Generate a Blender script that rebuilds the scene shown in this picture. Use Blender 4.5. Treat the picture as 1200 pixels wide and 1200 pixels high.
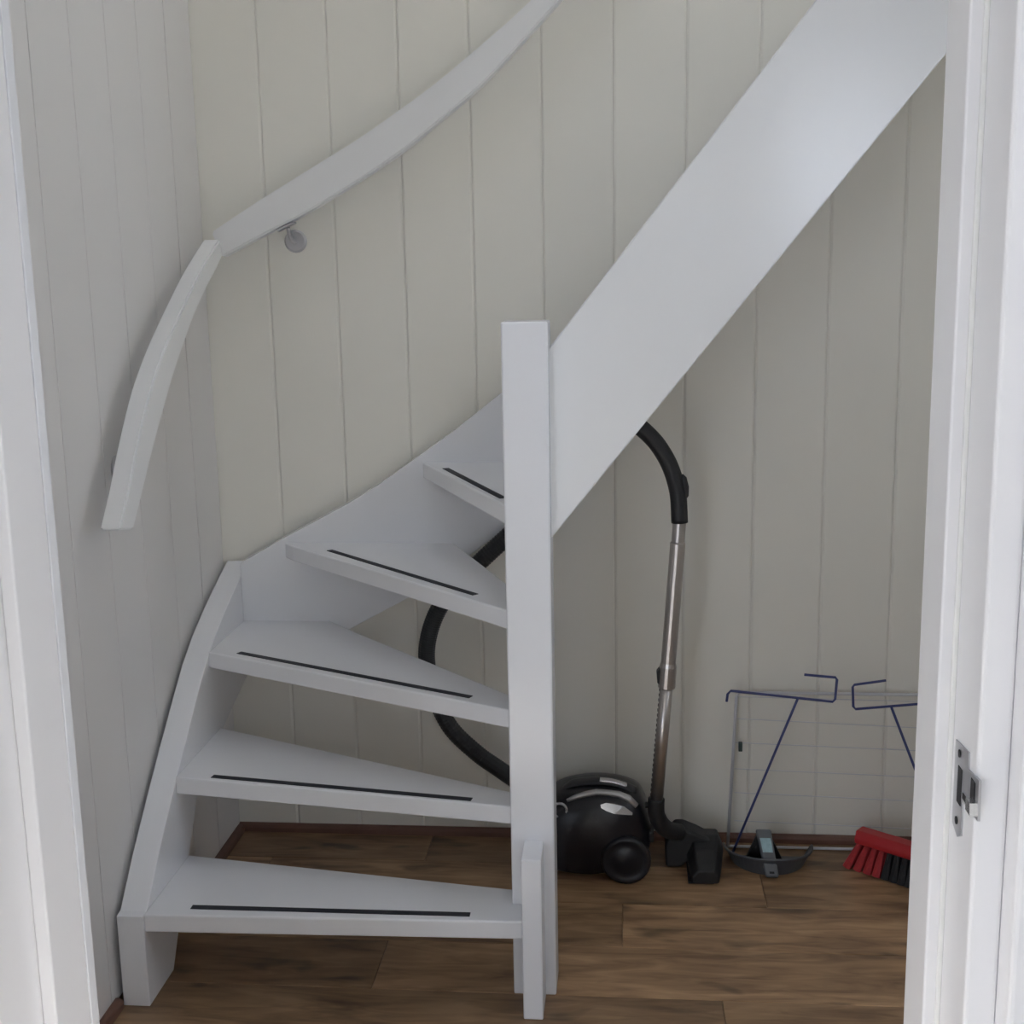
import bpy, bmesh, math, random
from mathutils import Vector, Matrix
from mathutils.bvhtree import BVHTree

sc = bpy.context.scene
for o in list(bpy.data.objects):
    bpy.data.objects.remove(o)
random.seed(7)

# ---------------------------------------------------------------- camera
cam = bpy.data.cameras.new('camera')
cam_o = bpy.data.objects.new('camera', cam)
sc.collection.objects.link(cam_o)
cam.sensor_fit = 'HORIZONTAL'
cam.sensor_width = 36.0
cam.lens = 1452.173 / 1200.0 * 36.0
cam.clip_start = 0.02
PITCH, YAW, ROLL = 0.1874046, 0.0944474, 0.0192194
cy_, sy_, cp_, sp_ = math.cos(YAW), math.sin(YAW), math.cos(PITCH), math.sin(PITCH)
fwd = Vector((-sy_ * cp_, cy_ * cp_, -sp_))
rgt = Vector((cy_, sy_, 0.0))
dwn = fwd.cross(rgt)
cr_, sr_ = math.cos(ROLL), math.sin(ROLL)
r2 = cr_ * rgt + sr_ * dwn
d2 = -sr_ * rgt + cr_ * dwn
m = Matrix((r2, -d2, -fwd)).transposed().to_4x4()
m.translation = Vector((1.0845, 0.0, 1.5102))
cam_o.matrix_world = m
sc.camera = cam_o

# ---------------------------------------------------------------- world and light
world = bpy.data.worlds.new('daylight')
sc.world = world
world.use_nodes = True
bg = world.node_tree.nodes['Background']
bg.inputs['Color'].default_value = (0.81, 0.89, 1.05, 1)
bg.inputs['Strength'].default_value = 5.0

def area(name, loc, target, sx, sy, power, color):
    l = bpy.data.lights.new(name, 'AREA')
    l.shape = 'RECTANGLE'; l.size = sx; l.size_y = sy
    l.energy = power; l.color = color
    o = bpy.data.objects.new(name, l)
    sc.collection.objects.link(o)
    o.location = loc
    o.rotation_euler = (Vector(target) - Vector(loc)).to_track_quat('-Z', 'Y').to_euler()
    return o

def portal(name, loc, target, sx, sy):
    o = area(name, loc, target, sx, sy, 1.0, (1, 1, 1))
    o.data.cycles.is_portal = True
    return o

# low sun through the left window: it falls on the floor of the front room beside the doorway
sun = bpy.data.lights.new('sun', 'SUN'); sun.energy = 60.0; sun.angle = 0.01; sun.color = (1.0, 0.98, 0.95)
sun_o = bpy.data.objects.new('sun', sun); sc.collection.objects.link(sun_o)
sun_o.rotation_euler = Vector((1.0, 0.30, -0.70)).to_track_quat('-Z', 'Y').to_euler()

# daylight enters through openings: rear and left windows, a side window, a roof window, and two
# unseen ones added to make the stringer glow; each opening gets a sampling portal
portal('portal_rear_window', (-0.6, -2.71, 1.2), (-0.6, 0, 1.2), 1.1, 1.8)
portal('portal_glow_rear', (2.35, -2.71, 2.035), (2.35, 0, 2.035), 1.1, 0.77)
portal('portal_left_window', (-1.31, 0.25, 1.4), (1, 0.25, 1.4), 0.6, 0.5)
portal('portal_side_window', (2.53, 1.80, 1.475), (0, 1.80, 1.475), 0.6, 0.75)
portal('portal_glow_opening', (1.70, 1.165, 1.80), (1.70, 3, 1.80), 0.36, 0.50)
portal('portal_roof_window', (1.0, 2.225, 4.21), (1.0, 2.225, 0), 0.8, 0.65)

sc.view_settings.view_transform = 'Standard'
sc.view_settings.look = 'None'
sc.view_settings.exposure = -0.13
sc.view_settings.gamma = 1.0
sc.view_settings.use_curve_mapping = False
sc.cycles.use_denoising = True
sc.cycles.max_bounces = 10
sc.cycles.diffuse_bounces = 8

# ---------------------------------------------------------------- materials
def mat(name, color, rough=0.5, metal=0.0, var=0.0, scale=6.0, bump=0.0, bscale=60.0, coat=0.0, spec=0.5, objvar=0.0):
    m = bpy.data.materials.new(name)
    m.use_nodes = True
    nt = m.node_tree; b = nt.nodes['Principled BSDF']
    b.inputs['Roughness'].default_value = rough
    b.inputs['Metallic'].default_value = metal
    b.inputs['Specular IOR Level'].default_value = spec
    b.inputs['Coat Weight'].default_value = coat
    tc = nt.nodes.new('ShaderNodeTexCoord')
    n = nt.nodes.new('ShaderNodeTexNoise')
    n.inputs['Scale'].default_value = scale; n.inputs['Detail'].default_value = 4
    nt.links.new(tc.outputs['Object'], n.inputs['Vector'])
    mx = nt.nodes.new('ShaderNodeMix'); mx.data_type = 'RGBA'
    mx.inputs['A'].default_value = tuple(c * (1 - var) for c in color) + (1,)
    mx.inputs['B'].default_value = tuple(min(1, c * (1 + var)) for c in color) + (1,)
    nt.links.new(n.outputs['Fac'], mx.inputs['Factor'])
    out = mx.outputs['Result']
    if objvar:
        oi = nt.nodes.new('ShaderNodeObjectInfo')
        mr = nt.nodes.new('ShaderNodeMapRange')
        mr.inputs['To Min'].default_value = 1 - objvar; mr.inputs['To Max'].default_value = 1 + objvar
        nt.links.new(oi.outputs['Random'], mr.inputs['Value'])
        vm = nt.nodes.new('ShaderNodeVectorMath'); vm.operation = 'SCALE'
        nt.links.new(out, vm.inputs[0]); nt.links.new(mr.outputs['Result'], vm.inputs['Scale'])
        out = vm.outputs['Vector']
    nt.links.new(out, b.inputs['Base Color'])
    if bump:
        n2 = nt.nodes.new('ShaderNodeTexNoise'); n2.inputs['Scale'].default_value = bscale
        n2.inputs['Detail'].default_value = 3
        nt.links.new(tc.outputs['Object'], n2.inputs['Vector'])
        bp = nt.nodes.new('ShaderNodeBump'); bp.inputs['Strength'].default_value = bump
        bp.inputs['Distance'].default_value = 0.002
        nt.links.new(n2.outputs['Fac'], bp.inputs['Height'])
        nt.links.new(bp.outputs['Normal'], b.inputs['Normal'])
    return m

def wood_floor():
    m = bpy.data.materials.new('oak_laminate'); m.use_nodes = True
    nt = m.node_tree; b = nt.nodes['Principled BSDF']; N = nt.nodes.new; L = nt.links.new
    tc = N('ShaderNodeTexCoord'); oi = N('ShaderNodeObjectInfo')
    off = N('ShaderNodeVectorMath'); off.operation = 'MULTIPLY_ADD'
    cmb = N('ShaderNodeCombineXYZ')
    for i in range(3): L(oi.outputs['Random'], cmb.inputs[i])
    L(cmb.outputs[0], off.inputs[0]); off.inputs[1].default_value = (31, 17, 7)
    L(tc.outputs['Object'], off.inputs[2])
    def noise(sx, sy, scale, detail, dist=0.0):
        mp = N('ShaderNodeMapping'); mp.inputs['Scale'].default_value = (sx, sy, 1)
        L(off.outputs[0], mp.inputs['Vector'])
        n = N('ShaderNodeTexNoise'); n.inputs['Scale'].default_value = scale
        n.inputs['Detail'].default_value = detail; n.inputs['Distortion'].default_value = dist
        L(mp.outputs[0], n.inputs['Vector']); return n
    n1 = noise(2.2, 13.0, 2.4, 12, 1.2)
    n2 = noise(2.4, 9.0, 1.5, 4, 0.4)
    n3 = noise(5.0, 12.0, 1.0, 2, 0.5)
    ramp = N('ShaderNodeValToRGB')
    ramp.color_ramp.elements[0].position = 0.35; ramp.color_ramp.elements[0].color = (0.175, 0.098, 0.052, 1)
    ramp.color_ramp.elements[1].position = 0.65; ramp.color_ramp.elements[1].color = (0.46, 0.295, 0.165, 1)
    e = ramp.color_ramp.elements.new(0.5); e.color = (0.32, 0.197, 0.105, 1)
    mixn = N('ShaderNodeMix'); mixn.inputs['Factor'].default_value = 0.45
    L(n1.outputs['Fac'], mixn.inputs['A']); L(n2.outputs['Fac'], mixn.inputs['B'])
    L(mixn.outputs['Result'], ramp.inputs['Fac'])
    kn = N('ShaderNodeMapRange'); kn.inputs['From Min'].default_value = 0.60; kn.inputs['From Max'].default_value = 0.72
    kn.inputs['To Min'].default_value = 1.0; kn.inputs['To Max'].default_value = 0.45
    L(n3.outputs['Fac'], kn.inputs['Value'])
    mr = N('ShaderNodeMapRange'); mr.inputs['To Min'].default_value = 0.68; mr.inputs['To Max'].default_value = 1.24
    L(oi.outputs['Random'], mr.inputs['Value'])
    mul = N('ShaderNodeMath'); mul.operation = 'MULTIPLY'
    L(kn.outputs[0], mul.inputs[0]); L(mr.outputs[0], mul.inputs[1])
    vm = N('ShaderNodeVectorMath'); vm.operation = 'SCALE'
    L(ramp.outputs['Color'], vm.inputs[0]); L(mul.outputs[0], vm.inputs['Scale'])
    L(vm.outputs[0], b.inputs['Base Color'])
    b.inputs['Roughness'].default_value = 0.42
    bp = N('ShaderNodeBump'); bp.inputs['Strength'].default_value = 0.12; bp.inputs['Distance'].default_value = 0.001
    L(n1.outputs['Fac'], bp.inputs['Height']); L(bp.outputs['Normal'], b.inputs['Normal'])
    return m

M_back = mat('cream_board_paint', (0.765, 0.75, 0.69), 0.5, var=0.02, scale=2.5, bump=0.08, bscale=90, objvar=0.012)
M_left = mat('white_board_paint', (0.69, 0.68, 0.675), 0.5, var=0.02, scale=2.5, bump=0.08, bscale=90, objvar=0.012)
M_groove = mat('wall_backing', (0.26, 0.2, 0.17), 0.8, var=0.05)
M_stair = mat('white_stair_gloss_paint', (0.77, 0.78, 0.81), 0.24, var=0.015, scale=3, bump=0.05, bscale=120)
M_string = mat('white_stringer_gloss_paint', (0.77, 0.78, 0.79), 0.22, var=0.015, scale=3, bump=0.04, bscale=120, spec=0.8)
M_rail = mat('white_rail_paint', (0.78, 0.785, 0.79), 0.35, var=0.02, scale=4, bump=0.04, bscale=120)
M_frame = mat('white_frame_paint', (0.82, 0.815, 0.83), 0.35, var=0.015, scale=3, bump=0.05, bscale=100)
M_plaster = mat('plaster', (0.75, 0.74, 0.71), 0.8, var=0.03, scale=3, bump=0.1, bscale=80)
M_strip = mat('dark_anti_slip', (0.018, 0.02, 0.026), 0.75, var=0.2, scale=60, bump=0.3, bscale=600)
M_base = mat('brown_skirting', (0.15, 0.075, 0.052), 0.5, var=0.25, scale=14)
M_floor = wood_floor()
M_black = mat('gloss_black_plastic', (0.010, 0.010, 0.014), 0.3, var=0.1)
M_mblack = mat('matt_black_plastic', (0.014, 0.014, 0.015), 0.5, var=0.15, bump=0.1, bscale=300)
M_lid = mat('dark_grey_lid_plastic', (0.035, 0.035, 0.037), 0.45, var=0.1)
M_hose = mat('black_ribbed_hose', (0.02, 0.021, 0.023), 0.5, var=0.1)
M_silver = mat('silver_plastic', (0.42, 0.42, 0.43), 0.3, metal=0.6, var=0.05)
M_chrome = mat('polished_silver_trim', (0.75, 0.75, 0.76), 0.18, metal=0.9, var=0.03)
M_tube = mat('steel_tube', (0.50, 0.47, 0.45), 0.30, metal=0.9, var=0.05)
M_steel = mat('zinc_steel', (0.52, 0.52, 0.54), 0.35, metal=0.85, var=0.08, scale=40)
M_dark = mat('dark_hole', (0.02, 0.02, 0.022), 0.8, var=0.1)
M_pan = mat('dark_grey_plastic', (0.075, 0.08, 0.088), 0.45, var=0.08)
M_pan_h = mat('grey_handle_plastic', (0.12, 0.13, 0.145), 0.45, var=0.08)
M_label = mat('pale_blue_sticker', (0.30, 0.45, 0.50), 0.5, var=0.35, scale=90)
M_red = mat('red_plastic', (0.42, 0.018, 0.024), 0.4, var=0.1)
M_redb = mat('red_bristle', (0.40, 0.03, 0.035), 0.6, var=0.3, scale=120)
M_blackb = mat('black_bristle', (0.016, 0.016, 0.018), 0.7, var=0.4, scale=120)
M_blue = mat('blue_coated_wire', (0.05, 0.065, 0.19), 0.4, var=0.1)
M_wire = mat('pale_coated_wire', (0.58, 0.59, 0.62), 0.45, var=0.05)
M_clip = mat('dark_green_plastic', (0.03, 0.05, 0.045), 0.5, var=0.1)
M_seal = mat('white_rubber_seal', (0.8, 0.8, 0.78), 0.5, var=0.02)

# ---------------------------------------------------------------- mesh helpers
WLOC = {}
def obj(name, bm, m, parent=None, smooth=False, loc=None, kind=None):
    """link bm (in world coordinates) as one mesh object, its origin at loc or at its parent's origin"""
    base = Vector(loc) if loc is not None else (WLOC[parent.name] if parent else Vector((0, 0, 0)))
    bmesh.ops.translate(bm, verts=bm.verts, vec=-base)
    bmesh.ops.recalc_face_normals(bm, faces=bm.faces)
    me = bpy.data.meshes.new(name); bm.to_mesh(me); bm.free()
    if smooth:
        me.polygons.foreach_set('use_smooth', [True] * len(me.polygons))
    me.materials.append(m)
    o = bpy.data.objects.new(name, me)
    sc.collection.objects.link(o)
    WLOC[o.name] = base
    if parent:
        o.parent = parent
        o.location = base - WLOC[parent.name]
    else:
        o.location = base
    if kind: o['kind'] = kind
    return o

def thing(name, label, cat, loc=(0, 0, 0), group=None):
    o = bpy.data.objects.new(name, None)
    sc.collection.objects.link(o); o.location = loc; o.empty_display_size = 0.1
    WLOC[o.name] = Vector(loc)
    o['label'] = label; o['category'] = cat
    if group: o['group'] = group
    return o

def bevel(bm, w, seg=2):
    if w:
        bmesh.ops.bevel(bm, geom=list(bm.edges), offset=w, segments=seg, affect='EDGES', profile=0.5, clamp_overlap=True)

def add_box(bm, lo, hi):
    x0, y0, z0 = lo; x1, y1, z1 = hi
    v = [bm.verts.new(p) for p in ((x0, y0, z0), (x1, y0, z0), (x1, y1, z0), (x0, y1, z0), (x0, y0, z1), (x1, y0, z1), (x1, y1, z1), (x0, y1, z1))]
    for f in ((0, 3, 2, 1), (4, 5, 6, 7), (0, 1, 5, 4), (1, 2, 6, 5), (2, 3, 7, 6), (3, 0, 4, 7)):
        bm.faces.new([v[i] for i in f])

def box(lo, hi, bv=0.0, seg=2):
    bm = bmesh.new(); add_box(bm, lo, hi); bevel(bm, bv, seg); return bm

def add_prism(bm, pts, axis, lo, hi):
    """polygon extruded along an axis; pts are the two other coordinates in xyz order"""
    def mk(p, t):
        c = list(p); c.insert(axis, t); return bm.verts.new(c)
    a = [mk(p, lo) for p in pts]; b = [mk(p, hi) for p in pts]
    n = len(pts)
    bm.faces.new(a); bm.faces.new(list(reversed(b)))
    for i in range(n):
        bm.faces.new((a[i], b[i], b[(i + 1) % n], a[(i + 1) % n]))

def prism(pts, axis, lo, hi, bv=0.0, seg=2):
    bm = bmesh.new(); add_prism(bm, pts, axis, lo, hi)
    bmesh.ops.recalc_face_normals(bm, faces=bm.faces)
    bevel(bm, bv, seg); return bm

def catmull(pts, n=8):
    P = [Vector(p) for p in pts]
    if len(P) < 3: return P
    P = [2 * P[0] - P[1]] + P + [2 * P[-1] - P[-2]]
    out = []
    for i in range(1, len(P) - 2):
        a, b, c, d = P[i - 1], P[i], P[i + 1], P[i + 2]
        for k in range(n):
            t = k / n
            out.append(0.5 * ((2 * b) + (c - a) * t + (2 * a - 5 * b + 4 * c - d) * t * t + (3 * b - a - 3 * c + d) * t ** 3))
    out.append(P[-2]); return out

def add_tube(bm, pts, rad, sides=10, flat=None):
    P = [Vector(p) for p in pts]; n = len(P)
    rr = rad if isinstance(rad, (list, tuple)) else [rad] * n
    T = []
    for i in range(n):
        t = (P[min(i + 1, n - 1)] - P[max(i - 1, 0)]); T.append(t.normalized())
    ref = Vector((0, 1, 0)) if abs(T[0].y) < 0.9 else Vector((1, 0, 0))
    u = (ref - T[0] * ref.dot(T[0])).normalized()
    rings = []
    for i in range(n):
        u = (u - T[i] * u.dot(T[i])).normalized(); v = T[i].cross(u)
        fu, fv = flat or (1, 1)
        rings.append([bm.verts.new(P[i] + rr[i] * (math.cos(2 * math.pi * k / sides) * u * fu + math.sin(2 * math.pi * k / sides) * v * fv)) for k in range(sides)])
    for i in range(n - 1):
        for k in range(sides):
            bm.faces.new((rings[i][k], rings[i][(k + 1) % sides], rings[i + 1][(k + 1) % sides], rings[i + 1][k]))
    bm.faces.new(list(reversed(rings[0]))); bm.faces.new(rings[-1])

def tube(pts, rad, sides=10, flat=None):
    bm = bmesh.new(); add_tube(bm, pts, rad, sides, flat); return bm

def sweep_rect(sections):
    """solid through quads (lists of four points)"""
    bm = bmesh.new()
    R = [[bm.verts.new(p) for p in s] for s in sections]
    for a, b in zip(R, R[1:]):
        for k in range(4):
            bm.faces.new((a[k], a[(k + 1) % 4], b[(k + 1) % 4], b[k]))
    bm.faces.new(R[0]); bm.faces.new(R[-1])
    bmesh.ops.recalc_face_normals(bm, faces=bm.faces)
    return bm

def interp(tab, x):
    for (x0, y0), (x1, y1) in zip(tab, tab[1:]):
        if x <= x1: return y0 + (y1 - y0) * (x - x0) / (x1 - x0)
    return tab[-1][1]

def struct(name, bm, m, parent=None, loc=None):
    return obj(name, bm, m, parent, loc=loc, kind='structure' if parent is None else None)

# ---------------------------------------------------------------- the setting
D = 3.175            # front of the boards on the back wall
PW = 0.177           # board pitch
XR = 2.36            # right wall of the stair hall
ZT = 4.1             # top of the stairwell
YF = 1.17            # near face of the wall with the doorway
BT = 0.012           # board thickness

wall_back = struct('wall_back', box((-0.2, D + BT, -0.05), (XR + 0.2, D + 0.2, ZT)), M_groove)
wall_left = struct('wall_left', box((-0.2, YF, -0.05), (-BT, D + BT, ZT)), M_groove)
wbm = bmesh.new()
WY0, WY1, WZ0, WZ1 = 1.50, 2.10, 1.10, 1.85      # side window opening
for lo, hi in (((YF, -0.05), (WY0, ZT)), ((WY1, -0.05), (D + BT, ZT)), ((WY0, -0.05), (WY1, WZ0)), ((WY0, WZ1), (WY1, ZT))):
    add_box(wbm, (XR, lo[0], lo[1]), (XR + 0.16, hi[0], hi[1]))
wall_right = struct('wall_right', wbm, M_plaster)

def board_bm(x0, x1, ch=0.0055, dp=0.0030, gap=0.0003):
    a, b = x0 + gap, x1 - gap
    pts = [(a, BT), (a, dp), (a + ch, 0), (b - ch, 0), (b, dp), (b, BT)]
    return prism(pts, 2, 0.0, ZT - 0.02)

def boards(wall, cuts, place, m, **kw):
    proto = None
    for a, b in zip(cuts, cuts[1:]):
        loc, rz = place(a)
        if b - a > PW - 0.001 and proto:
            o = proto.copy(); sc.collection.objects.link(o); o.parent = wall
        else:
            o = obj('board', board_bm(0.0, b - a, **kw), m, wall)
            if b - a > PW - 0.001: proto = o
        o.location = loc; o.rotation_euler = (0, 0, rz)

cuts = [-0.008] + [0.167 + PW * k for k in range(13)]
cuts = [c for c in cuts if c < XR - 0.01] + [XR]
boards(wall_back, cuts, lambda a: ((a, D, 0.012), 0.0), M_back)
cuts = [0.0] + [0.179 + PW * k for k in range(12)]
cuts = [c for c in cuts if c < D - YF - 0.17] + [D - YF - 0.154]
boards(wall_left, cuts, lambda a: ((0.0, D - a, 0.012), -math.pi / 2), M_left, ch=0.0006, dp=0.0006, gap=0.0024)
# rotating by -90 deg sends the board's depth (+y) towards +x, so mirror it back onto the wall
for o in wall_left.children:
    o.rotation_euler = (0, 0, math.pi / 2)
    w = max(v.co.x for v in o.data.vertices) + 0.0024
    o.location.y -= w

# floor: slab plus laminate planks in rows of 0.2 m
floor = struct('floor', box((-1.3, 1.2, -0.12), (3.4, D + 0.01, -0.009)), M_floor)
struct('floor', box((-1.3, -2.7, -0.12), (3.4, 1.208, 0.0)), mat('pale_front_floor', (0.56, 0.54, 0.52), 0.5, var=0.04))
def plank_bm(x0, x1, y0, y1):
    g, c, z = 0.0004, 0.0012, 0.009
    bm = bmesh.new()
    a = [bm.verts.new(p) for p in ((x0 + g, y0 + g, -z), (x1 - g, y0 + g, -z), (x1 - g, y1 - g, -z), (x0 + g, y1 - g, -z))]
    b = [bm.verts.new(p) for p in ((x0 + g, y0 + g, -c), (x1 - g, y0 + g, -c), (x1 - g, y1 - g, -c), (x0 + g, y1 - g, -c))]
    t = [bm.verts.new(p) for p in ((x0 + g + c, y0 + g + c, 0), (x1 - g - c, y0 + g + c, 0), (x1 - g - c, y1 - g - c, 0), (x0 + g + c, y1 - g - c, 0))]
    for p, q in ((a, b), (b, t)):
        for i in range(4): bm.faces.new((p[i], p[(i + 1) % 4], q[(i + 1) % 4], q[i]))
    bm.faces.new(t); bm.faces.new(list(reversed(a)))
    return bm
joints = {13: 1.072, 14: 0.14, 15: 0.55, 12: 0.53, 11: 1.283, 10: 0.8}
for r in range(6, 17):
    y0 = 0.008 + 0.2 * r; y1 = min(y0 + 0.2, D)
    if y1 - y0 < 0.02: continue
    j = joints.get(r, (0.37 + 0.83 * r) % 1.28)
    xa, xb = (0.0, XR)
    xs = [xa] + [j + 1.28 * k for k in range(-3, 5) if xa + 0.03 < j + 1.28 * k < xb - 0.03] + [xb]
    for a, b in zip(xs, xs[1:]):
        obj('plank', plank_bm(a, b, y0, y1), M_floor, floor, loc=(a, y0, 0))

cbm = bmesh.new()
for lo, hi in (((-0.2, YF), (0.6, D + 0.2)), ((1.4, YF), (XR + 0.2, D + 0.2)), ((0.6, YF), (1.4, 1.9)), ((0.6, 2.55), (1.4, D + 0.2))):
    add_box(cbm, (lo[0], lo[1], ZT), (hi[0], hi[1], ZT + 0.1))
add_box(cbm, (-1.2, -2.7, 2.45), (3.4, YF, 2.55))          # ceiling of the front room
ceiling = struct('ceiling', cbm, M_plaster)
# front room: openings to daylight on the left and in the rear wall
LW = (-0.05, 0.55, 1.15, 1.65)          # left window: y0, y1, z0, z1
BW = (-1.15, -0.05, 0.3, 2.1)          # rear window: x0, x1, z0, z1
bm = bmesh.new()
add_box(bm, (3.3, -2.7, -0.01), (3.4, YF, 2.5))
for x0, (u0, u1, v0, v1) in ((-1.3, LW),):
    add_box(bm, (x0, -2.7, -0.01), (x0 + 0.1, u0, 2.5)); add_box(bm, (x0, u1, -0.01), (x0 + 0.1, YF, 2.5))
    if v0 > 0.01: add_box(bm, (x0, u0, -0.01), (x0 + 0.1, u1, v0))
    add_box(bm, (x0, u0, v1), (x0 + 0.1, u1, 2.5))
GLOW_W = (1.8, 2.9, 1.65, 2.42)          # high rear opening, unseen, added to feed the glow on the stringer
for u0, u1, v0, v1 in ((-1.2, BW[0], -0.01, 2.5), (BW[0], BW[1], -0.01, BW[2]), (BW[0], BW[1], BW[3], 2.5), (BW[1], GLOW_W[0], -0.01, 2.5),
                       (GLOW_W[0], GLOW_W[1], -0.01, GLOW_W[2]), (GLOW_W[0], GLOW_W[1], GLOW_W[3], 2.5), (GLOW_W[1], 3.3, -0.01, 2.5)):
    add_box(bm, (u0, -2.7, v0), (u1, -2.6, v1))
struct('wall_side', bm, M_plaster)
def win_frame(name, lo, hi, axis, bar):
    """four bars and a mullion round an opening; axis is the thin direction"""
    bm = bmesh.new()
    ax = [i for i in range(3) if i != axis]
    def b(u0, u1, v0, v1):
        l, h = [0] * 3, [0] * 3
        l[axis], h[axis] = lo[axis], hi[axis]
        l[ax[0]], h[ax[0]], l[ax[1]], h[ax[1]] = u0, u1, v0, v1
        add_box(bm, tuple(l), tuple(h))
    u0, u1, v0, v1 = lo[ax[0]], hi[ax[0]], lo[ax[1]], hi[ax[1]]
    b(u0, u0 + bar, v0, v1); b(u1 - bar, u1, v0, v1)
    b(u0 + bar, u1 - bar, v0, v0 + bar); b(u0 + bar, u1 - bar, v1 - bar, v1)
    struct(name, bm, M_frame)
win_frame('window_1', (XR + 0.09, WY0, WZ0), (XR + 0.13, WY1, WZ1), 0, 0.03)
win_frame('window_3', (0.6, 1.9, ZT + 0.04), (1.4, 2.55, ZT + 0.09), 2, 0.03)

# brown skirting strips
def skirt(name, pts, axis, lo, hi):
    return struct(name, prism(pts, axis, lo, hi), M_base)
prof = [(0.0, 0.0), (0.0, 0.021), (0.006, 0.022), (0.013, 0.019), (0.017, 0.012), (0.018, 0.0)]
skirt('baseboard_back', [(D - y, z) for y, z in prof], 0, 0.0, XR)
skirt('baseboard_left', [(x, z) for x, z in prof], 1, 1.33, 2.306)
bl = skirt('baseboard_left', [(x, z) for x, z in prof], 1, 2.46, D - 0.018)
skirt('baseboard_right', [(XR - x, z) for x, z in prof], 1, 1.33, D - 0.018)

# doorway wall with the frame of the door
ZH = 2.12
bm = bmesh.new()
SX0, SX1, SZ0, SZ1 = 1.52, 1.88, 1.55, 2.05        # unseen opening added beside the doorway for the stringer's glow
add_box(bm, (1.452, YF, -0.01), (SX0, 1.30, ZT))
add_box(bm, (SX1, YF, -0.01), (XR + 0.2, 1.30, ZT))
add_box(bm, (SX0, YF, -0.01), (SX1, 1.30, SZ0))
add_box(bm, (SX0, YF, SZ1), (SX1, 1.30, ZT))
add_box(bm, (-2.4, YF, -0.01), (0.376, 1.30, ZT))
add_box(bm, (0.376, YF, ZH + 0.05), (1.452, 1.30, ZT))
wall_front = struct('wall_front', bm, M_plaster)
win_frame('glow_opening_frame', (SX0, 1.20, SZ0), (SX1, 1.23, SZ1), 1, 0.012)  # frame of the added opening that makes the glow
door = struct('door_1', box((0.37, 1.15, ZH), (1.455, 1.324, ZH + 0.05), 0.003), M_frame)
XL, XA, XB = 0.429, 1.399, 1.416
obj('jamb', prism([(XB, 1.15), (XB + 0.031, 1.15), (XB + 0.036, 1.324), (XB, 1.324)], 2, 0, ZH, 0.004, 3), M_frame, door)
obj('jamb', prism([(XL - 0.017, 1.15), (XL - 0.017, 1.324), (XL - 0.053, 1.324), (XL - 0.048, 1.15)], 2, 0, ZH, 0.004, 3), M_frame, door)
obj('door_stop', box((XA, 1.24, 0), (XB, 1.324, ZH), 0.0025), M_frame, door)
obj('door_stop', box((XL - 0.017, 1.24, 0), (XL, 1.324, ZH), 0.0025), M_frame, door)
obj('door_stop', box((XL, 1.24, ZH - 0.017), (XA, 1.324, ZH), 0.0025), M_frame, door)
obj('architrave', box((1.447, 1.116, 0), (1.53, YF, ZH + 0.10), 0.006, 3), M_frame, door)
obj('architrave', box((0.298, 1.116, 0), (0.381, YF, ZH + 0.10), 0.006, 3), M_frame, door)
obj('architrave', box((0.381, 1.116, ZH + 0.017), (1.447, YF, ZH + 0.10), 0.006, 3), M_frame, door)
obj('skylit_casing_edge', box((XL - 0.06, 1.3245, 0), (XL + 0.001, 1.343, ZH), 0.001), M_stair, door)  # added strip; cool white paint puts the edge's sky-lit tint into colour
obj('seal', box((XB - 0.005, 1.2345, 0), (XB + 0.0002, 1.24, ZH), 0.0015), M_seal, door)
# strike plate of the lock on the right jamb
T = 0.0016
sp = obj('strike_plate', prism([(1.222, 1.043), (1.174, 1.048), (1.173, 1.031), (1.136, 1.035), (1.134, 0.995), (1.186, 0.992), (1.187, 0.955), (1.200, 0.948), (1.220, 0.955)], 0, XB - T, XB + 0.001), M_steel, door)
sp['label'] = 'zinc strike plate on the right jamb'
bm = bmesh.new()
add_box(bm, (XB - T - 0.0007, 1.192, 0.984), (XB - T + 0.0002, 1.206, 1.022))
add_box(bm, (XB - T - 0.0007, 1.146, 1.000), (XB - T + 0.0002, 1.160, 1.028))
add_box(bm, (XB - T - 0.0007, 1.150, 0.9955), (XB - T + 0.0002, 1.186, 1.0015))
obj('latch_slot', bm, M_dark, sp)
for z in (1.035, 0.964):
    bm = bmesh.new()
    add_tube(bm, [(XB - T - 0.001, 1.204, z), (XB - T + 0.0003, 1.204, z)], 0.004, 10)
    obj('screw', bm, M_dark, sp)
obj('lip', prism([(1.150, 1.000), (1.150, 1.012), (1.136, 1.012), (1.134, 1.000)], 0, XB - 0.009, XB - T), M_chrome, sp)

# ---------------------------------------------------------------- staircase
R = 0.21
stair = thing('staircase', 'white painted open winder staircase with dark anti-slip strips turning up round a square post', 'staircase', (0.886, 2.451, 0))

# wall stringer along the left wall
top = [(2.312, 0.207), (2.333, 0.209), (2.37, 0.247), (2.413, 0.291), (2.461, 0.336), (2.507, 0.377), (2.57, 0.432), (2.652, 0.5), (2.72, 0.556), (2.785, 0.606), (2.86, 0.652), (2.945, 0.692), (3.03, 0.727), (3.092, 0.751), (3.163, 0.776)]
bot = [(3.163, 0.50), (3.09, 0.475), (2.972, 0.44), (2.876, 0.407), (2.77, 0.372), (2.67, 0.316), (2.586, 0.205), (2.5, 0.073), (2.453, 0.0)]
obj('wall_stringer', prism([(2.312, 0.0)] + top + bot, 0, 0.014, 0.072, 0.002), M_stair, stair)
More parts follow.
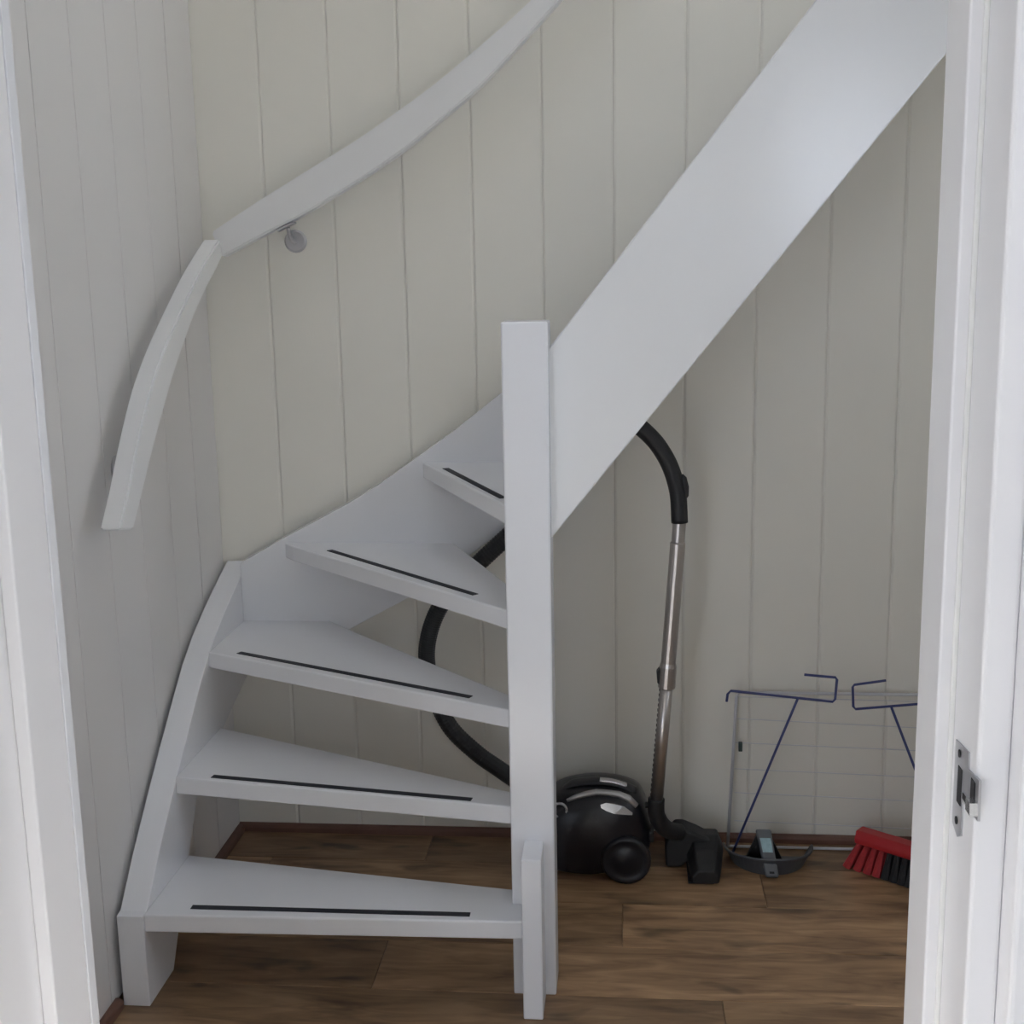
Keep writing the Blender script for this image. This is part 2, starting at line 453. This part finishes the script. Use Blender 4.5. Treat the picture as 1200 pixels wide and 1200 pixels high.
# wall stringer along the back wall (rises with the upper flight)
topb = [(0.0718, 0.786), (0.1, 0.80), (0.188, 0.85), (0.27, 0.892), (0.361, 0.94), (0.45, 0.993), (0.532, 1.05), (0.65, 1.132), (0.772, 1.226), (0.86, 1.305), (0.94, 1.388)]
botb = [(0.94, 1.02), (0.86, 0.95), (0.769, 0.873), (0.668, 0.799), (0.52, 0.696), (0.346, 0.602), (0.2, 0.545), (0.09, 0.49), (0.0718, 0.48)]
SL = 1.258
XE = 2.30
prof = topb + [(XE, 1.388 + SL * (XE - 0.94)), (XE, 1.02 + SL * (XE - 0.94))] + botb
obj('wall_stringer', prism(prof, 1, 3.092, 3.166, 0.002), M_stair, stair)
# outer stringer of the upper flight, let into the post
prof = [(0.925, 1.363), (XE, 1.363 + SL * (XE - 0.925)), (XE, 0.989 + 1.228 * (XE - 0.925)), (0.925, 0.981)]
obj('outer_stringer', prism(prof, 1, 2.453, 2.495, 0.003), M_string, stair)
obj('newel_post', box((0.841, 2.405, 0), (0.932, 2.497, 1.425), 0.004, 3), M_stair, stair)
obj('post_block', box((0.869, 2.314, 0), (0.910, 2.4055, 0.355), 0.003), M_stair, stair)

TH = 0.040
treads = [
    ([(0.0715, 2.315), (0.8695, 2.332), (0.8695, 2.405), (0.845, 2.405), (0.845, 2.467), (0.0715, 2.590)], ((0.163, 2.352), (0.758, 2.354))),
    ([(0.0715, 2.544), (0.845, 2.424), (0.845, 2.496), (0.0715, 2.858)], ((0.155, 2.552), (0.754, 2.455))),
    ([(0.0715, 2.810), (0.845, 2.428), (0.845, 2.512), (0.405, 2.981), (0.30, 3.10), (0.0715, 3.10)], ((0.149, 2.807), (0.751, 2.507))),
    ([(0.19, 3.10), (0.226, 3.053), (0.845, 2.436), (0.845, 2.60), (0.637, 3.10)], ((0.335, 3.003), (0.759, 2.567))),
    ([(0.562, 3.10), (0.838, 2.482), (0.86, 2.49), (0.93, 2.49), (0.93, 2.51), (0.87, 3.10)], ((0.639, 2.990), (0.823, 2.570))),
    ([(0.80, 3.10), (0.905, 2.465), (1.07, 2.465), (1.07, 3.10)], ((0.822, 3.0), (0.90, 2.57))),
]
for k in range(7, 13):
    x = 1.055 + 0.167 * (k - 7)
    treads.append(([(x, 3.10), (x, 2.465), (x + 0.188, 2.465), (x + 0.188, 3.10)], ((x + 0.03, 3.0), (x + 0.03, 2.57))))
for k, (poly, st) in enumerate(treads):
    z = R * (k + 1)
    t = obj('tread', prism(poly, 2, z - TH, z, 0.0035, 2), M_stair, stair)
    a, b = Vector(st[0]).to_3d(), Vector(st[1]).to_3d()
    d = (b - a).normalized(); n = Vector((-d.y, d.x, 0)) * 0.0080
    bm = bmesh.new()
    add_prism(bm, [tuple((a + n - d * 0.0)[:2]), tuple((b + n)[:2]), tuple((b - n)[:2]), tuple((a - n)[:2])], 2, z - 0.001, z + 0.0012)
    s = obj('anti_slip_strip', bm, M_strip, t)

# ---------------------------------------------------------------- handrails
ridge = [(2.305, 1.036), (2.363, 1.105), (2.412, 1.172), (2.473, 1.247), (2.535, 1.310), (2.62, 1.377), (2.715, 1.440), (2.846, 1.521), (2.957, 1.580), (3.03, 1.615)]
rb = [(2.372, 1.024), (2.414, 1.069), (2.50, 1.163), (2.581, 1.244), (2.66, 1.318), (2.734, 1.378), (2.808, 1.434), (2.899, 1.492), (2.98, 1.536), (3.042, 1.575)]
rc = catmull([(0, *p) for p in ridge], 4); bc = catmull([(0, *p) for p in rb], 4)
secs = []
for p, q in zip(rc, bc):
    secs.append([(0.092, p.y, p.z), (0.092, q.y, q.z), (0.050, q.y, q.z), (0.050, p.y, p.z)])
bm = sweep_rect(secs)
bevel(bm, 0.0, 2)
es = [e for e in bm.edges if len(e.link_faces) == 2 and e.calc_face_angle(0) > 0.6]
bmesh.ops.bevel(bm, geom=es, offset=0.004, segments=2, affect='EDGES', clamp_overlap=True)
hl = thing('handrail', 'short white curved handrail rising along the left wall boards', 'handrail', (0.07, 2.7, 1.4), 'wall handrails of the stairs')
obj('rail', bm, M_rail, hl)

def bracket(parent, wall_pt, wall_n, rail_pt):
    """round rosette on the wall, bent arm, small plate under the rail"""
    w = Vector(wall_pt); n = Vector(wall_n); r = Vector(rail_pt)
    br = obj('bracket', tube(catmull([w, w + n * 0.03, w + n * 0.045 + (r - w - n * 0.045) * 0.35, r], 5), 0.0055, 8), M_steel, parent, smooth=True)
    obj('rosette', tube([w, w + n * 0.004, w + n * 0.008, w + n * 0.0085], [0.029, 0.029, 0.024, 0.012], 24), M_steel, br)
    return br
bl_ = bracket(hl, (0.0, 2.525, 1.125), (1, 0, 0), (0.068, 2.53, 1.20))
bracket(hl, (0.0, 3.10, 1.545), (1, 0, 0), (0.068, 3.02, 1.585))

rt = [(0.052, 1.634), (0.171, 1.704), (0.26, 1.753), (0.348, 1.801), (0.435, 1.849), (0.521, 1.902), (0.62, 1.966), (0.711, 2.033), (0.815, 2.113), (0.92, 2.204), (1.03, 2.312), (1.15, 2.44), (1.3, 2.61), (1.7, 3.09), (2.1, 3.58)]
rbm = [(0.075, 1.572), (0.19, 1.627), (0.28, 1.668), (0.372, 1.716), (0.463, 1.768), (0.55, 1.822), (0.652, 1.897), (0.745, 1.969), (0.85, 2.070), (0.965, 2.185), (1.085, 2.32), (1.205, 2.45), (1.355, 2.62), (1.755, 3.10), (2.155, 3.59)]
tc_ = catmull([(x, 0, z) for x, z in rt], 4); bc_ = catmull([(x, 0, z) for x, z in rbm], 4)
secs = [[(p.x, 3.086, p.z), (q.x, 3.086, q.z), (q.x, 3.127, q.z), (p.x, 3.127, p.z)] for p, q in zip(tc_, bc_)]
bm = sweep_rect(secs)
es = [e for e in bm.edges if len(e.link_faces) == 2 and e.calc_face_angle(0) > 0.6]
bmesh.ops.bevel(bm, geom=es, offset=0.004, segments=2, affect='EDGES', clamp_overlap=True)
hr = thing('handrail', 'long white handrail sweeping up along the cream back wall', 'handrail', (0.3, 3.106, 1.7), 'wall handrails of the stairs')
obj('rail', bm, M_rail, hr)
br = bracket(hr, (0.243, D, 1.610), (0, -1, 0), (0.243, 3.106, 1.641))
bmp = box((-0.024, -0.013, -0.002), (0.024, 0.013, 0.002))
bmesh.ops.rotate(bmp, verts=bmp.verts, cent=(0, 0, 0), matrix=Matrix.Rotation(-math.radians(24), 3, 'Y'))
bmesh.ops.translate(bmp, verts=bmp.verts, vec=(0.240, 3.104, 1.644))
obj('rail_plate', bmp, M_steel, br)
br = bracket(hr, (1.12, D, 2.31), (0, -1, 0), (1.12, 3.106, 2.355))

# ---------------------------------------------------------------- vacuum cleaner
vac = thing('vacuum_cleaner', 'black canister vacuum cleaner with hose and steel wand on the floor behind the post', 'vacuum cleaner', (0.98, 3.0, 0))
out = [(0.815, 0.05), (0.83, 0.022), (0.90, 0.012), (1.06, 0.012), (1.125, 0.03), (1.143, 0.08), (1.142, 0.125), (1.136, 0.165), (1.126, 0.195), (1.110, 0.215), (1.07, 0.230), (1.01, 0.236), (0.95, 0.229), (0.90, 0.212), (0.855, 0.18), (0.825, 0.13), (0.812, 0.085)]
def pillow(outline, yc, hw, n=14, p=3.2, keep=0.012, cx=0.98, cz=0.10, mn=0.35):
    bm = bmesh.new(); rings = []
    for i in range(n + 1):
        t = -math.cos(math.pi * i / n)
        s = max((1 - abs(t) ** p) ** (1 / p), mn)
        rings.append([bm.verts.new((cx + (x - cx) * s, yc + hw * t, max(keep, cz + (z - cz) * (s if z > cz else max(s, 0.85))))) for x, z in outline])
    m_ = len(outline)
    for a, b in zip(rings, rings[1:]):
        for k in range(m_): bm.faces.new((a[k], a[(k + 1) % m_], b[(k + 1) % m_], b[k]))
    bm.faces.new(rings[0]); bm.faces.new(rings[-1])
    bmesh.ops.recalc_face_normals(bm, faces=bm.faces)
    return bm
ol = [(p.x, p.z) for p in catmull([(x, 0, z) for x, z in out + out[:1]], 3)][:-1]
bm = pillow(ol, 3.015, 0.105)
bvh = BVHTree.FromBMesh(bm)
obj('body', bm, M_black, vac, smooth=True)
def on_side(x, z, lift=0.0):
    h = bvh.ray_cast(Vector((x, 2.5, z)), Vector((0, 1, 0)))
    if h[0] is None: return Vector((x, 2.96, z))
    return h[0] + h[1] * lift
def on_top(x, y, lift=0.0):
    h = bvh.ray_cast(Vector((x, y, 1.0)), Vector((0, 0, -1)))
    return h[0] + h[1] * lift
# silver band over the near shoulder, ring at its front end
obj('trim_band', tube([on_top(x, y, 0.002) for x, y in ((0.932, 2.940), (0.955, 2.944), (0.98, 2.947), (1.006, 2.95), (1.035, 2.95), (1.062, 2.95), (1.085, 2.948), (1.106, 2.945))], [0.005, 0.007, 0.008, 0.008, 0.008, 0.009, 0.010, 0.007], 8), M_silver, vac, smooth=True)
c = on_side(0.914, 0.186, 0.003)
bm = tube([c + Vector((0.018 * math.cos(a), -0.001, 0.018 * math.sin(a))) for a in [2 * math.pi * k / 20 for k in range(21)]], 0.0035, 6)
obj('trim_ring', bm, M_silver, vac, smooth=True)
bm = bmesh.new()
pts = [(1.016, 0.203), (1.03, 0.207), (1.05, 0.205), (1.075, 0.198), (1.095, 0.183), (1.094, 0.177), (1.075, 0.180), (1.05, 0.184), (1.03, 0.190), (1.018, 0.196)]
f = [bm.verts.new(on_side(x, z, 0.004)) for x, z in pts]; bk_ = [bm.verts.new(on_side(x, z, -0.002)) for x, z in pts]
bm.faces.new(f)
for i in range(len(f)): bm.faces.new((f[i], bk_[i], bk_[(i + 1) % len(f)], f[(i + 1) % len(f)]))
obj('side_badge', bm, M_chrome, vac)
# carrying handle over the lid
obj('handle', tube(catmull([on_top(0.92, 3.0, -0.006), on_top(0.95, 2.995, 0.004), on_top(1.01, 2.99, 0.006), on_top(1.06, 2.99, 0.004), on_top(1.105, 2.99, 0.0)], 5), 0.012, 10, (1.6, 0.55)), M_lid, vac, smooth=True)
obj('handle_trim', tube(catmull([on_top(1.013, 2.985, 0.012), on_top(1.045, 2.985, 0.011), on_top(1.08, 2.985, 0.007)], 5), 0.008, 8, (1.5, 0.6)), M_chrome, vac, smooth=True)
# wheels
def wheel(yc, side):
    y0, y1 = (yc, yc + 0.026)
    prof_ = [(0.0, 0.002), (0.030, 0.002), (0.034, 0.005), (0.048, 0.003), (0.055, 0.0), (0.060, 0.002), (0.063, 0.007), (0.063, 0.020), (0.058, 0.026), (0.0, 0.026)]
    bm = bmesh.new(); n = 32; rings = []
    for r_, h in prof_:
        rings.append([bm.verts.new((1.080 + max(r_, 1e-4) * math.cos(2 * math.pi * k / n), yc + side * h, 0.0632 + max(r_, 1e-4) * math.sin(2 * math.pi * k / n))) for k in range(n)])
    for a, b in zip(rings, rings[1:]):
        for k in range(n): bm.faces.new((a[k], a[(k + 1) % n], b[(k + 1) % n], b[k]))
    bm.faces.new(rings[0]); bm.faces.new(rings[-1])
    return obj('wheel', bm, M_black, vac, smooth=True)
wheel(2.902, 1); wheel(3.128, -1)
obj('caster', tube([(0.86, 3.005, 0.011), (0.86, 3.025, 0.011)], 0.011, 14), M_mblack, vac)
obj('rear_bumper', box((1.136, 2.965, 0.085), (1.151, 3.06, 0.115), 0.005), M_mblack, vac)
# hose with fine ribs
hp = catmull([(0.845, 3.0, 0.205), (0.80, 3.02, 0.222), (0.75, 3.045, 0.245), (0.69, 3.06, 0.282), (0.622, 3.06, 0.352), (0.581, 3.06, 0.444), (0.565, 3.06, 0.526), (0.571, 3.06, 0.597), (0.600, 3.06, 0.673), (0.657, 3.06, 0.746), (0.725, 3.06, 0.812), (0.80, 3.06, 0.882), (0.88, 3.05, 0.965), (0.94, 3.02, 1.045), (0.99, 2.98, 1.12), (1.03, 2.95, 1.162), (1.070, 2.945, 1.174)], 24)
obj('hose', tube(hp, [0.0215 + 0.0012 * (i % 2) for i in range(len(hp))], 12), M_hose, vac)
obj('hose_collar', tube([hp[0] + (hp[0] - hp[4]) * 0.4, hp[2], hp[8]], [0.030, 0.030, 0.026], 16), M_mblack, vac)
# hand grip, bent
gp = catmull([(1.060, 2.945, 1.172), (1.085, 2.945, 1.174), (1.111, 2.945, 1.157), (1.133, 2.945, 1.138), (1.156, 2.945, 1.112), (1.180, 2.945, 1.073), (1.196, 2.945, 1.032), (1.206, 2.945, 0.986), (1.2095, 2.945, 0.923)], 8)
g_ = obj('hand_grip', tube(gp, 0.0205, 14), M_mblack, vac, smooth=True)
obj('thumb_slide', tube([(1.212, 2.943, 1.038), (1.2175, 2.943, 1.030), (1.2215, 2.943, 1.010), (1.222, 2.943, 0.990), (1.219, 2.943, 0.980)], [0.006, 0.009, 0.010, 0.009, 0.006], 10), M_mblack, g_, smooth=True)
# telescopic steel wand
up0, up1 = Vector((1.2095, 2.945, 0.926)), Vector((1.184, 2.945, 0.566))
w_ = obj('wand', tube([up0, up0.lerp(up1, 0.14), up0.lerp(up1, 0.15), up0.lerp(up1, 0.16), up1], [0.0160, 0.0160, 0.0185, 0.0185, 0.0185], 18), M_tube, vac, smooth=False)
obj('lower_tube', tube([(1.1838, 2.945, 0.56), (1.1555, 2.945, 0.195)], 0.0160, 18), M_tube, w_, smooth=True)
obj('clamp_ring', tube([(1.1842, 2.945, 0.571), (1.1838, 2.945, 0.562), (1.1808, 2.945, 0.514), (1.1805, 2.945, 0.509), (1.1803, 2.945, 0.506)], [0.019, 0.0215, 0.0215, 0.0215, 0.018], 18), M_tube, w_, smooth=False)
obj('slide_button', prism([(1.164, 0.516), (1.1572, 0.522), (1.1552, 0.550), (1.164, 0.562)], 1, 2.935, 2.955, 0.002), M_mblack, w_)
bm = bmesh.new()
for k in range(22):
    p = Vector((1.1838, 2.945, 0.56)).lerp(Vector((1.1555, 2.945, 0.195)), 0.16 + 0.036 * k)
    add_box(bm, (p.x - 0.0172, 2.9415, p.z - 0.0025), (p.x - 0.0155, 2.9485, p.z + 0.0025))
n_ = obj('notches', bm, M_dark, w_, kind='stuff')
# elbow and floor nozzle
ep = catmull([(1.1560, 2.945, 0.215), (1.1553, 2.945, 0.195), (1.157, 2.947, 0.172), (1.166, 2.955, 0.146), (1.182, 2.972, 0.122), (1.202, 2.99, 0.106), (1.216, 3.005, 0.098)], 5)
e_ = obj('elbow', tube(ep, [0.021] * 12 + [0.022] * (len(ep) - 12), 16), M_mblack, vac, smooth=True)
obj('latch_knob', tube([(1.140, 2.942, 0.198), (1.129, 2.940, 0.200), (1.127, 2.940, 0.200)], [0.006, 0.008, 0.005], 10), M_mblack, e_, smooth=True)
# nozzle head: long flat shoe pointing into the room, ridge under the neck
bm = bmesh.new()
sec = [(3.10, 1.240, 1.322, 0.060), (3.07, 1.240, 1.328, 0.080), (3.02, 1.238, 1.327, 0.086), (2.97, 1.240, 1.321, 0.070), (2.93, 1.245, 1.315, 0.050), (2.912, 1.248, 1.311, 0.038)]
rings = []
for y, a, b, h in sec:
    rings.append([bm.verts.new(p) for p in ((a, y, 0.004), (a - 0.003, y, h * 0.55), (a + 0.012, y, h), (b - 0.012, y, h), (b + 0.003, y, h * 0.55), (b, y, 0.004))])
for a, b in zip(rings, rings[1:]):
    for k in range(6): bm.faces.new((a[k], a[(k + 1) % 6], b[(k + 1) % 6], b[k]))
bm.faces.new(rings[0]); bm.faces.new(rings[-1])
bmesh.ops.recalc_face_normals(bm, faces=bm.faces)
bevel(bm, 0.004, 2)
nz = obj('floor_nozzle', bm, M_mblack, vac)
obj('nozzle_hood', prism([(1.182, 0.004), (1.180, 0.06), (1.190, 0.092), (1.206, 0.112), (1.228, 0.112), (1.262, 0.098), (1.30, 0.078), (1.295, 0.05), (1.25, 0.03), (1.22, 0.004)], 1, 2.995, 3.06, 0.008, 3), M_mblack, nz)
bm = bmesh.new(); add_box(bm, (1.236, 2.92, 0.0), (1.30, 3.115, 0.0045)); obj('brush_strip', bm, M_blackb, nz)

# ---------------------------------------------------------------- drying rack
rack = thing('drying_rack', 'thin wire drying rack leaning on the back wall with dark blue support legs folded out', 'drying rack', (1.66, 3.13, 0))
def ry(z): return 3.122 + 0.075 * z
xl, xr = 1.366, 1.965
zt = 0.425
fr = [(xl - 0.016, ry(0.006), 0.006), (xl + 0.004, ry(zt - 0.01), zt - 0.01), (xl + 0.012, ry(zt), zt), (xr - 0.012, ry(zt), zt), (xr - 0.004, ry(zt - 0.01), zt - 0.012), (xr + 0.016, ry(0.006), 0.006), (xl - 0.016, ry(0.006), 0.006)]
obj('frame', tube(fr, 0.0042, 8), M_wire, rack, smooth=True)
for zl, zr in ((0.355, 0.335), (0.290, 0.275), (0.219, 0.204), (0.154, 0.139), (0.077, 0.064), (0.414, 0.408)):
    zr = zr - 0.003
    obj('wire', tube([(xl, ry(zl), zl), (xr, ry(zr), zr)], 0.0012, 6), M_wire, rack)
obj('clip', box((1.376, ry(0.28) - 0.008, 0.268), (1.386, ry(0.28) + 0.004, 0.292), 0.001), M_clip, rack)
Y1 = 3.085
def leg(side):
    def X(x): return x if side < 0 else 3.272 - x
    dz = 0.0 if side < 0 else -0.019
    hook = [(X(1.339), Y1, 0.424 + dz), (X(1.341), Y1, 0.444 + dz), (X(1.349), Y1, 0.453 + dz), (X(1.48), Y1, 0.440 + dz), (X(1.607), Y1, 0.427 + dz), (X(1.613), Y1, 0.434 + dz), (X(1.616), Y1, 0.486 + dz), (X(1.612), Y1, 0.492 + dz), (X(1.534), Y1, 0.4985 + dz + (0 if side < 0 else 0.006))]
    l = obj('support_leg', tube(hook, 0.0034, 8), M_blue, rack, smooth=True)
    obj('strut', tube([(X(1.519), Y1 - 0.002, 0.436 + dz), (X(1.358), 3.075, 0.008)], 0.0034, 8), M_blue, l, smooth=True)
    obj('hinge', tube([(X(1.349), Y1, 0.453 + dz), (X(1.378), ry(0.42), 0.43)], 0.0026, 6), M_wire, l, smooth=True)
    return l
leg(-1); leg(1)

# ---------------------------------------------------------------- dustpan
pan = thing('dustpan', 'dark grey round-backed dustpan lying on the floor in front of the drying rack', 'dustpan', (1.443, 3.03, 0))
cx, cyp, rr = 1.449, 3.078, 0.113
N = 28
arc = [(math.pi + math.pi * k / N) for k in range(N + 1)]
bm = bmesh.new()
o_top, o_bot, i_top, i_bot = [], [], [], []
for a in arc:
    ca, sa = math.cos(a), math.sin(a)
    h = 0.048 - 0.013 * abs(ca) ** 2
    o_top.append(bm.verts.new((cx + rr * ca, cyp + (rr + 0.004) * sa, h)))
    o_bot.append(bm.verts.new((cx + (rr - 0.016) * ca, cyp + (rr - 0.010) * sa, 0.0)))
    i_top.append(bm.verts.new((cx + (rr - 0.004) * ca, cyp + (rr) * sa, h)))
    i_bot.append(bm.verts.new((cx + (rr - 0.020) * ca, cyp + (rr - 0.014) * sa, 0.003)))
for k in range(N):
    bm.faces.new((o_bot[k], o_bot[k + 1], o_top[k + 1], o_top[k]))
    bm.faces.new((o_top[k], o_top[k + 1], i_top[k + 1], i_top[k]))
    bm.faces.new((i_top[k], i_top[k + 1], i_bot[k + 1], i_bot[k]))
bm.faces.new(list(reversed(o_bot))); bm.faces.new(i_bot)
for s in (0, N): bm.faces.new((o_bot[s], o_top[s], i_top[s], i_bot[s]))
bm.faces.new((o_bot[0], i_bot[0], i_bot[N], o_bot[N]))
obj('pan', bm, M_pan, pan)
obj('rim', tube([(cx + (rr + 0.001) * math.cos(a), cyp + (rr + 0.005) * math.sin(a), 0.0485 - 0.013 * abs(math.cos(a)) ** 2) for a in arc], 0.0035, 8), M_pan, pan, smooth=True)
h0, h1 = Vector((1.448, 2.952, 0.006)), Vector((1.4315, 3.03, 0.098))
hv = (h1 - h0).normalized(); hx = Vector((1, 0, 0)); hn = hv.cross(hx).normalized()
def slab(t0, t1, w0, w1, n0, n1, bv):
    bm = bmesh.new(); vs = []
    for t, w in ((t0, w0), (t1, w1)):
        c = h0 + (h1 - h0) * t
        vs.append([bm.verts.new(c + hx * w * s + hn * n) for s, n in ((-1, n0), (1, n0), (1, n1), (-1, n1))])
    for k in range(4): bm.faces.new((vs[0][k], vs[0][(k + 1) % 4], vs[1][(k + 1) % 4], vs[1][k]))
    bm.faces.new(vs[0]); bm.faces.new(vs[1])
    bmesh.ops.recalc_face_normals(bm, faces=bm.faces)
    bevel(bm, bv, 2); return bm
hd = obj('handle', slab(0.0, 1.0, 0.0165, 0.0195, -0.010, 0.006, 0.0045), M_pan_h, pan)
hs = 1 if hn.y < 0 else -1
lab = (0.0062, 0.0068) if hs > 0 else (-0.0108, -0.0102)
st_ = obj('sticker', slab(0.50, 0.80, 0.0125, 0.0135, *lab, 0.0), M_label, hd)
st_['label'] = 'pale blue sticker on the handle'
obj('hang_hole', slab(0.055, 0.10, 0.006, 0.006, *lab, 0.0), M_dark, hd)
gus = obj('gusset', prism([(1.385, 0.004), (1.404, 0.05), (1.42, 0.088), (1.447, 0.088), (1.466, 0.05), (1.488, 0.004)], 1, 3.034, 3.046, 0.002), M_mblack, pan)

# ---------------------------------------------------------------- broom head
S = Vector((1.677, 3.050, 0)); dv = Vector((0.80, -0.60, 0)); nv = Vector((-0.60, -0.80, 0))
brm = thing('broom_head', 'red broom head with red and black bristles by the right door frame', 'broom', tuple(S + dv * 0.13))
def P3(s, n, z): return S + dv * s + nv * n + Vector((0, 0, z))
bm = bmesh.new(); L_ = 0.27
zz = lambda s: 0.0
ring0 = []
for s in (0.0, L_):
    ring0.append([bm.verts.new(P3(s, n, z)) for n, z in ((-0.024, 0.066), (0.024, 0.066), (0.026, 0.078), (0.018, 0.100), (-0.018, 0.100), (-0.026, 0.078))])
for k in range(6): bm.faces.new((ring0[0][k], ring0[0][(k + 1) % 6], ring0[1][(k + 1) % 6], ring0[1][k]))
bm.faces.new(ring0[0]); bm.faces.new(ring0[1])
bmesh.ops.recalc_face_normals(bm, faces=bm.faces)
bevel(bm, 0.004, 2)
obj('block', bm, M_red, brm)
obj('socket', tube([P3(0.165, 0, 0.095), P3(0.165, 0, 0.118), P3(0.165, 0, 0.122)], [0.017, 0.016, 0.013], 14), M_red, brm, smooth=True)
def tuft(bm, s, n):
    e = (s - L_ / 2) / (L_ / 2)
    lean = 0.030 * max(0.0, -e) ** 2.2 * (-1) + 0.030 * max(0.0, e) ** 2.2
    a = P3(s, n, 0.068); b = P3(s + lean, n * 2.1 + 0.004, 0.001)
    sides = 7; ra, rb_ = 0.0066, 0.0120
    mid = a.lerp(b, 0.5)
    add_tube(bm, [a, mid, b], [ra, (ra + rb_) * 0.5, rb_], sides)
nt_ = 13
for i in range(nt_):
    s = 0.012 + (L_ - 0.024) * i / (nt_ - 1)
    red = i < 4 or i > nt_ - 5
    for n in (-0.015, 0.0, 0.015):
        bm = bmesh.new(); tuft(bm, s, n)
        t_ = obj('bristle_tuft', bm, M_redb if red else M_blackb, brm)
